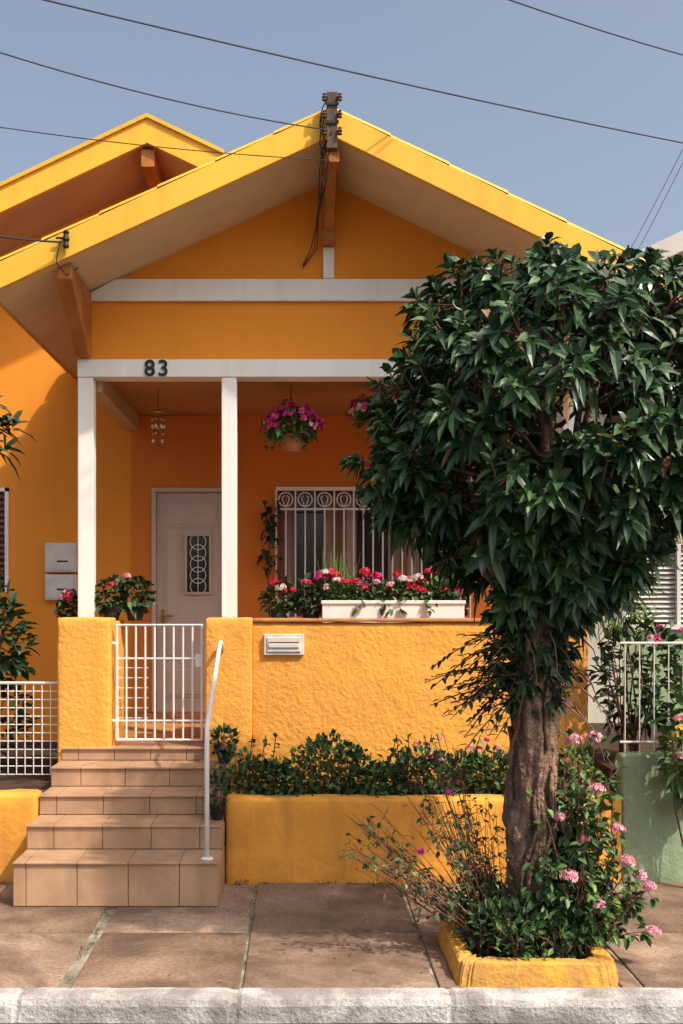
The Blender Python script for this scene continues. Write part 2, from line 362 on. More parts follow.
# door
g = MB()
g.box(DX0, DX0+.035, 8.57, 8.72, .7, DZ1-.035, 'door'); g.box(DX1-.035, DX1, 8.57, 8.72, .7, DZ1-.035, 'door'); g.box(DX0, DX1, 8.57, 8.72, DZ1-.034, DZ1, 'door')
g.box(DX0+.037, DX1-.037, 8.62, 8.66, .7, DZ1-.037, 'door')
dl, dr = DX0+.10, DX1-.10
wx0, wx1, wz0, wz1 = sx(187, 8.6), sx(209, 8.6), sz(592, 8.6), sz(536, 8.6)
for (a, b, c, d) in ((dl, dr, 2.23, 2.45), (dl, dr, .82, 1.08), (dl, wx0-.06, 1.15, 2.16)):
    g.box(a, b, 8.612, 8.622, c, d, 'door'); g.box(a+.025, b-.025, 8.604, 8.614, c+.025, d-.025, 'door')
t = .022
g.box(wx0-t, wx0, 8.598, 8.63, wz0-t, wz1+t, 'door'); g.box(wx1, wx1+t, 8.598, 8.63, wz0-t, wz1+t, 'door')
g.box(wx0, wx1, 8.598, 8.63, wz1, wz1+t, 'door'); g.box(wx0, wx1, 8.598, 8.63, wz0-t, wz0, 'door')
g.box(wx0, wx1, 8.612, 8.618, wz0, wz1, 'glass')
cx = (wx0+wx1)/2
for i in range(5):
    zc = wz0+(wz1-wz0)*(i+.5)/5; rr = (wx1-wx0)*.36
    g.tube([(cx+rr*math.cos(a*math.pi/6), 8.604, zc+rr*1.05*math.sin(a*math.pi/6)) for a in range(13)], .0045, 'whitemetal', 5)
g.tube([(cx, 8.603, wz0), (cx, 8.603, wz1)], .004, 'whitemetal', 5)
g.tube([(DX0+.09, 8.60, 1.50), (DX0+.09, 8.56, 1.50), (DX0+.18, 8.555, 1.50)], .010, 'brass', 6); g.box(DX0+.075, DX0+.105, 8.605, 8.622, 1.42, 1.55, 'brass')
g.obj('front_door', house, bevel=.003)
# main window
g = MB()
g.box(WX0, WX1, 8.70, 8.72, WZ0, WZ1, 'glass')
n = 60; vs = []
for i in range(n+1):
    xx = WX0+(WX1-WX0)*i/n; yy = 8.693+.006*math.sin(i*1.9)
    vs += [(xx, yy-.0, WZ0), (xx, yy, WZ1)]
fs = [(2*i, 2*i+2, 2*i+3, 2*i+1) for i in range(n) if i % 20 in (0,1,2,3,4,15,16,17,18,19)]
g.add(vs, fs, 'curtain')
for xx in (WX0, WX0+(WX1-WX0)/3-.02, WX0+2*(WX1-WX0)/3-.02, WX1-.045): g.box(xx, xx+.045, 8.64, 8.682, WZ0, WZ1, 'frame')
g.box(WX0+.046, WX1-.046, 8.642, 8.68, WZ1-.05, WZ1, 'frame'); g.box(WX0+.046, WX1-.046, 8.642, 8.68, WZ0, WZ0+.05, 'frame')
g.obj('window_sash', house)
g = MB()
yb = 8.54; a, b = sx(276, yb), sx(470, yb); zt_, zb_ = sz(487, yb), 1.46
g.box(a, b, yb-.012, yb+.012, zt_-.03, zt_, 'whitemetal'); g.box(a, b, yb-.01, yb+.01, zb_, zb_+.025, 'whitemetal')
g.box(a, b, yb-.009, yb+.009, zt_-.19, zt_-.175, 'whitemetal')
n = 20
for i in range(n+1):
    xx = a+(b-a)*i/n
    g.tube([(xx, yb, zb_+.02), (xx, yb, zt_-.18 if i % 2 else zt_-.02)], .0075, 'whitemetal', 6)
for i in range(0, n, 2):
    xc = a+(b-a)*(i+1)/n; rr = .058
    g.tube([(xc+rr*math.cos(q*math.pi/8), yb, zt_-.103+rr*math.sin(q*math.pi/8)) for q in range(17)], .006, 'whitemetal', 5)
    for q in (-1, 1): g.tube([(xc, yb, zt_-.17), (xc+q*.022, yb, zt_-.12), (xc+q*.03, yb, zt_-.085), (xc+q*.008, yb, zt_-.07)], .005, 'whitemetal', 5)
for xx in (a+.02, b-.02):
    for zz in (zt_-.1, zb_+.1): g.tube([(xx, yb, zz), (xx, 8.6, zz)], .008, 'whitemetal', 6)
g.obj('window_grille', house)
g = MB()
g.box(LX0, LX1, 8.68, 8.70, LZ0, LZ1, 'glass')
g.box(LX1-.03, LX1, 8.58, 8.66, LZ0, LZ1, 'white'); g.box(LX0, LX1, 8.58, 8.66, LZ1-.03, LZ1, 'white')
for i in range(16):
    zz = LZ0+.03+i*.05; g.box(LX0, LX1-.032, 8.62, 8.65, zz, zz+.022, 'frame')
g.obj('wing_window', house)
g = MB()
for (v0, v1) in ((543, 572), (574.5, 600)):
    a, b, c, d = sx(45.5, 8.55), sx(77, 8.55), sz(v1, 8.55), sz(v0, 8.55)
    g.box(a, b, 8.53, 8.6, c, d, 'plaque'); g.box(a+.015, b-.015, 8.522, 8.531, c+.015, d-.015, 'plaque')
    g.box((a+b)/2-.03, (a+b)/2+.06, 8.518, 8.523, c+.08, c+.095, 'glass')
g.obj('meter_boxes', house, bevel=.004)
tc = bpy.data.curves.new('house_number', 'FONT'); tc.body = '83'; tc.size = .15; tc.extrude = .004; tc.offset = .0025; tc.align_x = 'CENTER'; tc.space_character = 1.2
to = bpy.data.objects.new('house_number', tc); COL.objects.link(to); tc.materials.append(M['dark'])
to.rotation_euler = (math.pi/2, 0, 0); to.location = (sx(156.5, 6.87)-0, 6.868, 3.119)
to.parent = house; to.matrix_parent_inverse = Matrix.Translation(-house.location)

# pole bracket at apex + cable fittings
g = MB()
g.box(.187-.028, .187+.035, 6.13, 6.19, 4.31, 4.64, 'pole')
for zz in (4.60, 4.50, 4.40):
    for q in (-1, 1):
        g.tube([(.19, 6.16, zz), (.19+q*.045, 6.13, zz)], .006, 'dark', 6)
        g.lathe((.19+q*.045, 6.12, zz-.02), [(.008, 0), (.016, .004), (.011, .015), (.017, .022), (.010, .034), (.013, .042), (.004, .048)], 'cer', 10)
g.box(.187-.036, .187+.043, 6.122, 6.129, 4.45, 4.47, 'dark')
g.box(.187-.036, .187+.043, 6.122, 6.129, 4.56, 4.575, 'dark')
for i in range(6):
    x0 = .19+R.uniform(-.05, -.0); z0 = 4.6-.05*i
    pts = [(x0, 6.12, z0)]
    for t in range(1, 7): pts.append((x0-.02+R.uniform(-.03, .015), 6.13+t*.02, z0-t*.045))
    pts.append((.13-.02*i*.3, 6.5, 4.1-.02*i))
    if i < 3: pts.append((.07+i*.02, 6.85, 3.95)); pts.append((.02, 6.88, 3.86-.01*i))
    g.tube(pts, .0035, 'cable', 5)
g.obj('service_cable_bracket', bevel=0)
# ------------------------------------------------------------ cables
def cable(name, p, q, sag=.05, r=.006, ext=2.5):
    p, q = Vector(p), Vector(q); g = MB(); pts = []
    for i in range(41):
        t = i/40*(1+2*ext)-ext if ext else i/40
        s_ = sag*4*(t-.5)**2-sag
        pts.append(p.lerp(q, t)+Z*s_)
    g.tube(pts, r, 'cable', 6); return g.obj(name)
def P(u, v, d): return (sx(u, d), d, sz(v, d))
cable('power_line', P(45, 0, 5.0), P(683, 143, 7.2), .02, .005, 1.2)
cable('power_line', P(510, 0, 6), P(683, 55, 7.0), .01, .0045, 1.5)
cable('power_line', P(-60, 33, 5.0), P(328, 130, 6.12), .05, .004, 0)
cable('power_line', P(-60, 118, 5.6), P(327, 160, 6.12), .03, .003, 0)
cable('power_line', P(690, 135, 8.0), P(630, 250, 9.5), .01, .0025, 0)
cable('power_line', P(694, 140, 8.0), P(638, 250, 9.5), .01, .0025, 0)
cable('service_cable', P(-60, 224, 5.9), P(62, 242, 6.15), .02, .006, 0)
g = MB(); c = P(66, 238, 6.17)
g.lathe((c[0], c[1], c[2]-.06), [(.012, 0), (.02, .01), (.014, .035), (.022, .05), (.014, .08), (.02, .095), (.006, .11)], 'dark', 12)
g.tube([(c[0]-.06, c[1], c[2]), c, (c[0], 6.2, c[2]-.01)], .007, 'dark', 6)
g.tube([P(60, 243, 6.17), P(56, 262, 6.18), P(66, 275, 6.25), P(78, 268, 6.4)], .004, 'cable', 5)
g.obj('cable_insulator')

# ------------------------------------------------------------ garden wall, planter, steps
def rough_wall(name, boxes, bevel=.02, rough=0):
    if not rough:
        g = MB()
        for b in boxes: g.box(*b)
        return g.obj(name, bevel=bevel)
    if len(boxes) == 1:
        g = MB(); g.box(*boxes[0]); return g.obj(name, bevel=bevel, rough=rough)
    e = empty(name, (boxes[0][0], boxes[0][2], 0))
    for i, b in enumerate(boxes):
        g = MB(); g.box(*b); g.obj('wall_part', e, bevel=bevel, rough=rough)
    return e
rough_wall('garden_wall', [(-.312, 1.85, 6.64, 6.80, 0, 1.485, 'stucco')], .015, .005)
rough_wall('wall_pillar', [(-1.55, -1.215, 6.61, 6.85, 0, 1.515, 'stucco')], .014, .005)
rough_wall('wall_pillar', [(-.606, -.307, 6.60, 6.85, 0, 1.515, 'stucco')], .014, .005)
rough_wall('wall_coping', [(-.300, 1.85, 6.625, 6.83, 1.488, 1.51, 'coping')], .006, .003)
rough_wall('planter_wall', [(-.43, 1.80, 5.96, 6.10, -.05, .485, 'stucco_low'), (-.43, -.33, 6.101, 6.60, -.05, .485, 'stucco_low'), (1.70, 1.80, 6.101, 6.63, -.05, .485, 'stucco_low')], .02, .007)
rough_wall('planter_soil', [(-.33, 1.70, 6.09, 6.636, .2, .44, 'soil')], 0)
rough_wall('low_wall', [(-5, -1.535, 6.02, 6.2, -.05, .50, 'stucco_low')], .03, .007)
rough_wall('front_yard_ground', [(-7, -1.552, 6.2, 8.6, 0, .46, 'soil')], 0)
st = empty('front_steps', (-1, 5.5, 0))
SX0, SX1 = -1.525, -.437
lev = [.238, .373, .488, .607, .688]; ys = [5.5, 5.78, 6.06, 6.34, 6.60, 6.9]
g = MB(); g2 = MB(); z0 = -.05
for i in range(5):
    x0, x1 = (SX0, SX1) if i < 4 else (-1.52, -.60)
    g.box(x0+.006, x1-.006, ys[i]+.006, 6.62 if i < 4 else 6.9, z0, lev[i]-.004, 'grout')
    z0p = 0 if i == 0 else lev[i-1]
    edges = [x0]; n = 4; off = [0, .5, .2, .7, .35][i]
    for k in range(n): edges.append(x0+(k+.25+off*.6)*(x1-x0)/n)
    edges = sorted(set([e for e in edges if x0 <= e < x1-.06]))+[x1]
    for k in range(len(edges)-1):
        a, b = edges[k]+.002, edges[k+1]-.002
        j = R.uniform(0, .002)
        g2.box(a, b, ys[i]-j, ys[i]+.007, z0p+.003, lev[i]-.012, 'tile')
        g2.box(a, b, ys[i]-.014-j, ys[i+1]-.002, lev[i]-.010, lev[i], 'tile')
    z0 = z0p-.02
    if i < 4: g2.box(SX0-.004, SX0+.005, ys[i]+.008, 6.6, z0p+.002, lev[i]-.012, 'tile')
    if i < 2: g2.box(SX1-.005, SX1+.004, ys[i]+.008, 5.955, z0p+.002, lev[i]-.012, 'tile')
g.obj('step_core', st); g2.obj('step_tiles', st, bevel=.002)
# gate
g = MB(); yg = 6.70; a, b = -1.205, -.615; z0, z1 = .725, 1.468
g.tube([(a+.02, yg, z0), (a+.02, yg, z1), (b-.02, yg, z1), (b-.02, yg, z0), (a+.02, yg, z0)], .011, 'whitemetal', 8)
for i in range(1, 9):
    xx = a+.02+(b-a-.04)*i/9; g.tube([(xx, yg, z0), (xx, yg, z1)], .007, 'whitemetal', 6)
g.box(a+.02, b-.02, yg-.006, yg+.006, z1-.22, z1-.21, 'whitemetal'); g.box(a+.02, b-.02, yg-.006, yg+.006, z0+.12, z0+.13, 'whitemetal')
for i in range(7):
    zz = z0+.14+i*.065; g.tube([(a+.02, yg+.014, zz), (a+.22, yg+.014, zz)], .0025, 'whitemetal', 5)
g.box(b-.06, b-.01, yg-.02, yg+.02, 1.2, 1.28, 'whitemetal')
for zz in (.85, 1.35): g.tube([(a-.02, yg, zz), (a+.03, yg, zz)], .01, 'whitemetal', 6); g.tube([(b-.03, yg, zz), (b+.02, yg, zz)], .008, 'whitemetal', 6)
g.obj('metal_gate')
# handrail
g = MB()
g.tube([(-.5, 6.6, 1.30), (-.5, 6.56, 1.36), (-.5, 6.50, 1.365), (-.5, 6.40, 1.33), (-.5, 5.62, .97), (-.5, 5.57, .93), (-.5, 5.56, .88), (-.5, 5.56, .24)], .0135, 'whitemetal', 10)
g.lathe((-.5, 5.56, .238), [(.035, 0), (.035, .008), (.018, .012)], 'whitemetal', 14)
g.obj('handrail', smooth=True)
# mail slot
g = MB(); a, b, c, d = sx(264, 6.63), sx(304, 6.63), sz(655, 6.63), sz(634, 6.63)
g.box(a, b, 6.612, 6.645, c, d, 'plaque'); g.box(a+.02, b-.02, 6.604, 6.613, c+.02, d-.02, 'plaque')
g.box(a+.03, b-.03, 6.598, 6.606, (c+d)/2+.01, (c+d)/2+.018, 'frame'); g.box(a+.03, b-.03, 6.596, 6.604, (c+d)/2-.02, (c+d)/2+.008, 'louver')
g.obj('mail_slot', bevel=.004)
# left grid fence
g = MB(); yf = 6.7; a, b, c, d = -4, -1.56, .50, sz(683, 6.7)
for i in range(int((b-a)/.055)+1): g.tube([(b-i*.055, yf, c), (b-i*.055, yf, d)], .0035, 'whitemetal', 5)
for i in range(12): zz = c+(d-c)*i/11; g.tube([(a, yf+.006, zz), (b, yf+.006, zz)], .0035, 'whitemetal', 5)
g.tube([(a, yf, d), (b, yf, d)], .009, 'whitemetal', 8); g.tube([(b, yf, c), (b, yf, d)], .009, 'whitemetal', 8)
g.obj('grid_fence')

# ------------------------------------------------------------ neighbour
nh = empty('neighbour_house', (4, 8.5, 0))
g = MB(); lz0, lz1 = sz(622, 8.5), sz(545, 8.5); lx0, lx1 = sx(622, 8.5), 4.1
g.box(2.06, lx0, 8.5, 8.7, 0, 3.5, 'nwall'); g.box(lx1, 8, 8.5, 8.7, 0, 3.5, 'nwall'); g.box(lx0, lx1, 8.5, 8.7, lz1, 3.5, 'nwall'); g.box(lx0, lx1, 8.5, 8.7, 0, lz0-.02, 'green')
g.prism([(2.06, 3.5), (8, 3.5), (5, 4.9)], 8.5, 8.7, 'nwall'); g.obj('walls', nh)
g = MB()
g.prism([(2.31, 3.86), (5, 5.14), (5, 5.26), (2.31, 4.00)], 7.0, 12, 'nroof'); g.prism([(5, 5.14), (8, 3.7), (8, 3.84), (5, 5.26)], 7.0, 12, 'nroof'); g.obj('roof', nh)
g = MB(); g.box(lx0, lx1, 8.60, 8.62, lz0-.02, lz1, 'glass')
for i in range(16):
    zz = lz0+(lz1-lz0)*i/16
    g.prismx([(8.53, zz), (8.57, zz+.03), (8.572, zz+.034), (8.53, zz+.006)], lx0, lx1, 'louver')
for xx in (lx0, lx0+.45, lx0+.9, lx1-.03): g.box(xx, xx+.03, 8.49, 8.53, lz0-.02, lz1, 'louver')
g.box(lx0-.03, lx1, 8.47, 8.499, lz0-.06, lz0-.021, 'louver')
g.obj('louvered_window', nh)
rough_wall('neighbour_front_wall', [(1.86, 5, 5.98, 6.12, -.05, .735, 'green')], .02, .006)
rough_wall('yellow_wall_end', [(1.802, 1.858, 5.97, 6.63, -.05, .50, 'yrim')], .012)
rough_wall('neighbour_terrace', [(1.86, 7, 6.12, 8.5, 0, .62, 'soil')], 0)
g = MB(); yf = 6.05; zt2 = sz(643, yf)
for i in range(40): g.tube([(1.9+i*.085, yf, .735), (1.9+i*.085, yf, zt2)], .004, 'louver', 5)
for zz in (zt2, .80): g.tube([(1.87, yf, zz), (5.2, yf, zz)], .007, 'louver', 6)
g.obj('neighbour_railing')
g = MB(); g.box(-30, 30, 22, 22.2, -.16, 2.5, 'nwall'); g.obj('background_wall')

# ------------------------------------------------------------ foliage helpers
def bush(g, c, r, n, L, W, k, stems=8, stemr=.004, base=None, light=None, lf=.25):
    c = Vector(c); r = Vector(r)
    base = Vector(base) if base else c-Z*r.z
    for _ in range(stems):
        d = rv(); d.z = abs(d.z); e = c+Vector((d.x*r.x, d.y*r.y, d.z*r.z))*.8
        m = base.lerp(e, .5)+rv()*.04
        g.tube([base+rv()*.02, m, e], [stemr*1.5, stemr, stemr*.5], 'twig', 4, cap=False)
    for _ in range(n):
        d = rv(); q = R.uniform(.35, 1)**.5*(1+.18*noise.noise(d*3+c*5))
        p = c+Vector((d.x*r.x, d.y*r.y, d.z*r.z))*q
        dd = (d+rv()*.9+Z*.3).normalized()
        kk = light if (light and R.random() < lf) else k
        if L > .05: g.leaf(p, dd, (Z+rv()*.5).normalized(), L*R.uniform(.6, 1.2), W*R.uniform(.7, 1.2), R.uniform(0, .5), kk)
        else: g.sleaf(p, dd, (Z+rv()*.6).normalized(), L*R.uniform(.7, 1.3), W*R.uniform(.8, 1.2), kk)
def rosette(g, p, ax, n, L, W, k, droop=.5):
    ax = ax.normalized(); a = ax.orthogonal().normalized(); b = ax.cross(a); ph = R.uniform(0, 6)
    for i in range(n):
        an = ph+i*2.4; t = i/n
        out = (a*math.cos(an)+b*math.sin(an))
        d = (out*(1.0-.5*t)+ax*(.15+.9*t)+rv()*.15).normalized()
        g.leaf(p-ax*(.05*(1-t)), d, ax, L*R.uniform(.7, 1.1)*(1-.35*t), W*R.uniform(.8, 1.15), droop*R.uniform(.5, 1.4)*(1-.5*t), k)

# ------------------------------------------------------------ the tree
tree = empty('tree', (1.07, 4.72, 0))
TX, TY = 1.07, 4.72
g = MB()
path = [(TX-.0, TY, -.05), (TX-.005, TY, .05), (TX-.01, TY, .2), (TX-.035, TY, .5), (TX-.02, TY, .8), (TX+.01, TY, 1.1), (TX+.0, TY, 1.3), (TX-.01, TY, 1.5), (TX+.02, TY, 1.75)]
def densify(path, rad, k):
    P_, R_ = [], []
    for i in range(len(path)-1):
        for j in range(k):
            t = j/k; P_.append(Vector(path[i]).lerp(Vector(path[i+1]), t)); R_.append(rad[i]*(1-t)+rad[i+1]*t)
    P_.append(Vector(path[-1])); R_.append(rad[-1]); return P_, R_
pp, rr = densify(path, [.145, .125, .105, .096, .094, .098, .10, .09, .06], 14)
g.tube(pp, rr, 'bark', 44, rough=.46)
for i in range(11):
    ph = R.uniform(0, 6.28); z0_ = R.uniform(.0, .7); z1_ = z0_+R.uniform(.5, .9); pts = []; tw = R.uniform(.5, 1.5)
    for j in range(14):
        t = j/13; z = z0_+(z1_-z0_)*t; a = ph+t*tw+.15*math.sin(j); pts.append((TX-.012+.100*math.cos(a), TY+.100*math.sin(a), z))
    g.tube(pts, [.007+.006*abs(math.sin(j*.8)) for j in range(14)], 'bark', 6, rough=.3, seed=i)
PROF = [(1.55, .12), (1.68, .22), (1.82, .36), (1.95, .52), (2.08, .64), (2.22, .70), (2.4, .70), (2.55, .69), (2.7, .66), (2.84, .59), (2.95, .48), (3.03, .33), (3.09, .10)]
def prof(z):
    for i in range(len(PROF)-1):
        if PROF[i][0] <= z <= PROF[i+1][0]:
            t = (z-PROF[i][0])/(PROF[i+1][0]-PROF[i][0]); return PROF[i][1]*(1-t)+PROF[i+1][1]*t
    return 0
CX, CY = 1.15, 4.74
clumps = []
tries = 0
while len(clumps) < 190 and tries < 9000:
    tries += 1
    z = R.uniform(1.6, 3.08); rm = prof(z)
    if R.random() > (rm/.70): continue
    an = R.uniform(0, 2*math.pi); q = R.choice([1, 1, 1, 1, .93, .7, .45])
    lob = 1+.13*noise.noise(Vector((math.cos(an)*1.6, math.sin(an)*1.6, z*2.2)))
    p = Vector((CX+rm*lob*q*math.cos(an), CY+rm*lob*q*math.sin(an), z))
    if q > .9 and any((p-c_[0]).length < .115 for c_ in clumps): continue
    clumps.append((p, an, q))
for (dx, dy, z) in ((-.68, -.05, 2.22), (-.66, -.15, 2.14), (-.62, .1, 2.26), (-.56, -.05, 2.06), (-.5, -.1, 1.98), (.66, -.1, 2.5), (.70, -.1, 2.3), (.28, -.2, 3.06), (.38, 0, 3.05), (-.1, 0, 3.03), (.05, -.15, 3.02), (.45, .1, 2.98)):
    clumps.append((Vector((TX+dx, TY+dy, z)), math.atan2(dy, dx), 1))
for i in range(22):
    an = i*2.399; zt_ = R.uniform(1.95, 2.9); rr_ = prof(zt_)*.7
    e = Vector((CX+rr_*math.cos(an), CY+rr_*math.sin(an), zt_)); s0 = Vector((TX+.02+R.uniform(-.05, .05), TY, R.uniform(1.2, 1.65)))
    m1 = s0.lerp(e, .35)+Z*.04+rv()*.05; m2 = s0.lerp(e, .7)+rv()*.06
    g.tube([s0, m1, m2, e], [.036, .026, .018, .010], 'bark', 7, rough=.15)
for (p, an, q) in clumps:
    s0 = Vector((CX, CY, min(p.z, 2.6)-.1)).lerp(p, .4)
    g.tube([s0, s0.lerp(p, .5)+rv()*.04, p], [.012, .008, .005], 'bark', 5, cap=False)
g.obj('trunk_and_limbs', tree, smooth=True)
g = MB()
for (c_, an, q) in clumps:
    out = Vector((math.cos(an), math.sin(an), (c_.z-2.25)*.9)).normalized()
    cr = R.uniform(.08, .13); LL = R.uniform(.115, .14)
    for _ in range(R.randint(6, 9)):
        o = rv(); o = (o+out*.5+Z*.15)
        p = c_+o*cr; ax = (out*.7+o*.6+Z*.35+rv()*.3).normalized()
        rosette(g, p, ax, R.randint(6, 11), LL, .042, 'leaf' if R.random() < .88 else 'leafb', R.uniform(.35, .75))
        g.tube([c_, c_.lerp(p, .6), p], [.005, .004, .003], 'twig', 4, cap=False)
for _ in range(75):
    an = R.uniform(0, 6.28); z = R.uniform(2.0, 3.03); rm = prof(z)*1.13
    p = Vector((CX+rm*math.cos(an), CY+rm*math.sin(an), z+.04)); ax = Vector((math.cos(an)*.6, math.sin(an)*.6, .8))
    rosette(g, p, ax, 6, .115, .030, 'leafb' if R.random() < .5 else 'leaf', .3)
    g.tube([p-ax*.12, p], [.005, .003], 'twig', 4, cap=False)
for _ in range(10):
    an = R.uniform(3.6, 5.8); z = R.uniform(2.0, 2.9); rm = prof(z)*1.08
    g.leaf(Vector((CX+rm*math.cos(an), CY+rm*math.sin(an), z)), rv()-Z, Z, .10, .035, .4, 'dead')
for _ in range(170):
    an = R.uniform(0, 6.28); z = R.uniform(1.24, 1.85); q = R.uniform(.09, .21)
    p = Vector((TX+q*math.cos(an), TY+q*math.sin(an), z)); ax = Vector((math.cos(an), math.sin(an), -.3))
    rosette(g, p, ax, 7, .085, .026, 'leafd', .6)
g.obj('leaves', tree)
g = MB()
for _ in range(38):
    s0 = Vector((TX-.09+R.uniform(-.03, .08), TY-.06+R.uniform(-.05, .08), R.uniform(1.15, 1.5)))
    d = Vector((R.uniform(-1, -.3), R.uniform(-.6, .3), R.uniform(-.35, .35))).normalized(); L_ = R.uniform(.18, .42)
    pts = [s0+d*L_*t-Z*(.12*t*t) for t in (0, .33, .66, 1)]
    g.tube(pts, [.004, .003, .003, .002], 'twig', 4, cap=False)
    for t in range(14):
        p = s0+d*L_*(t/14)-Z*.12*(t/14)**2
        sd_ = d.cross(Z).normalized()*(1 if t % 2 else -1)
        g.leaf(p, sd_+d*.5+rv()*.4, Z, .06, .02, .3, 'leafd')
for _ in range(34):
    s0 = Vector((TX+R.uniform(-.12, .14), TY-.09, R.uniform(1.14, 1.48))); rosette(g, s0, Vector((R.uniform(-.7, .7), -1, .1)), 6, .08, .02, 'leafd', .6)
for _ in range(26):
    s0 = Vector((TX+R.uniform(-.10, .10), TY-R.uniform(.02, .09), R.uniform(1.15, 1.55))); d = Vector((R.uniform(-1, 1), R.uniform(-.5, .2), R.uniform(-.3, .2))).normalized()
    g.tube([s0, s0+d*.10+Z*.02, s0+d*.20-Z*.05, s0+d*.24-Z*.16], [.006, .005, .003, .0015], 'twig', 4, cap=False)
g.obj('epiphyte_leaves', tree)
# tree pit: rectangular painted kerb
g = MB(); n = 160; vs = []; a0 = TX-.055; b0 = 4.72
def sq(an, rx, ry):
    c, s = math.cos(an), math.sin(an); e = .16
    return (rx*abs(c)**e*(1 if c > 0 else -1), ry*abs(s)**e*(1 if s > 0 else -1))
for i in range(n):
    an = 2*math.pi*(i+.5)/n; ca, sa = math.cos(an), math.sin(an)
    j = 1+.02*noise.noise(Vector((ca*3, sa*3, 0)))+.018*noise.noise(Vector((ca*12, sa*12, 0)))
    o = sq(an, .335*j, .32*j); oi = sq(an, .265*j, .25*j); h = .088+.012*noise.noise(Vector((ca*4, sa*4, 5)))+.012*noise.noise(Vector((ca*14, sa*14, 5)))
    vs += [(a0+o[0]*1.06, b0+o[1]*1.04, -.02), (a0+o[0]*1.03, b0+o[1]*1.02, h*.5), (a0+o[0], b0+o[1], h*.9), (a0+o[0]*.97, b0+o[1]*.97, h), (a0+oi[0], b0+oi[1], h*.95), (a0+oi[0], b0+oi[1], -.02)]
fs = []
for i in range(n):
    j = (i+1) % n
    for k in range(5): fs.append((i*6+k, j*6+k, j*6+k+1, i*6+k+1))
g.add(vs, fs, 'yrim'); g.obj('tree_pit_rim', smooth=False)
g = MB(); g.add([(a0-.28, b0-.27, .04), (a0+.28, b0-.27, .04), (a0+.28, b0+.27, .04), (a0-.28, b0+.27, .04)], [(0,1,2,3)], 'soil'); g.obj('tree_pit_soil')

# ------------------------------------------------------------ rose bush & shrub by the tree
def branchy(g, base, tips, k, L, W, nl, wood='twig', r0=.007, spread=.05, nsub=3):
    for tip in tips:
        b = Vector(base)+Vector((R.uniform(-.06, .06), R.uniform(-.05, .05), 0)); t_ = Vector(tip)
        m = b.lerp(t_, .45)+Z*R.uniform(0, .08)+rv()*.04
        pts = []
        for i in range(9):
            t = i/8; pts.append(b*(1-t)**2+m*2*t*(1-t)+t_*t*t)
        g.tube(pts, [r0*(1-.75*i/8) for i in range(9)], wood, 5, cap=False)
        for _ in range(nl):
            i = R.uniform(2.2, 8); p = pts[int(i)].lerp(pts[min(8, int(i)+1)], i-int(i))
            d = rv(); q = p+d*R.uniform(.01, spread)
            g.tube([p, q], .0018, wood, 3, cap=False)
            for s_ in range(nsub): g.leaf(q, d+rv()*.8, (Z+rv()*.5).normalized(), L*R.uniform(.7, 1.2), W, .2, k)
g = MB(); tips = []
fl = [P(*q) for q in ((597, 790, 4.6), (570, 877, 4.5), (650, 887, 4.6), (560, 817, 4.6), (595, 738, 4.8), (575, 740, 4.85), (641, 876, 4.7), (566, 704, 4.85), (653, 932, 4.6), (628, 862, 4.65), (583, 842, 4.6), (600, 905, 4.45), (618, 830, 4.7))]
for _ in range(62):
    tips.append((TX+R.uniform(-.06, .48), TY+R.uniform(-.24, .25), R.uniform(.18, .95)))
tips = [t if t[2] < .55 else (TX+.04+(t[0]-TX)*.7, t[1], t[2]) for t in tips]
branchy(g, (TX+.14, TY-.05, .03), tips[:40], 'leafb', .05, .03, 24, spread=.08)
branchy(g, (TX+.14, TY-.05, .03), tips[40:], 'leafl', .045, .028, 14, spread=.08)
branchy(g, (TX+.16, TY-.08, .03), fl, 'leafb', .045, .028, 12, r0=.005, spread=.05)
for i, c in enumerate(fl): g.cluster(c, (.034, .036, .026, .022)[i % 4], 34, 'pink', .016)
g.obj('rose_bush')
g = MB(); tips = []
for _ in range(80):
    u = R.random(); tips.append((TX-.12-.76*u, TY+R.uniform(-.15, .4), R.uniform(.20, .50)+.42*math.sin(min(1, u*1.3)*math.pi)*R.random()+.14))
branchy(g, (TX-.18, TY+.05, .03), tips[:40], 'leafb', .032, .02, 9, r0=.004, spread=.06, nsub=2)
branchy(g, (TX-.18, TY+.05, .03), tips[40:], 'dead', .024, .013, 6, r0=.0035, spread=.07, nsub=1)
branchy(g, (TX-.15, TY+.1, .03), tips[10:26], 'leafl', .03, .018, 7, r0=.0035, spread=.06, nsub=2)
for (u, v, d) in ((449, 792, 4.8), (421, 852, 4.8), (470, 868, 4.8)): g.cluster(P(u, v, d), .016, 14, 'magenta', .012)
g.obj('flowering_shrub')
g = MB()
for i in range(38):
    an = R.uniform(0, 6.28); q = R.uniform(.1, 1)
    c = (a0+.27*q*math.cos(an), b0+.26*q*math.sin(an), .12+R.uniform(0, .13))
    bush(g, c, (.10, .10, .09), 60, .05, .026, 'leafd' if i % 2 else 'leafb', 3, .003, light='leafl' if i % 3 == 0 else None)
g.obj('ground_cover_plants')

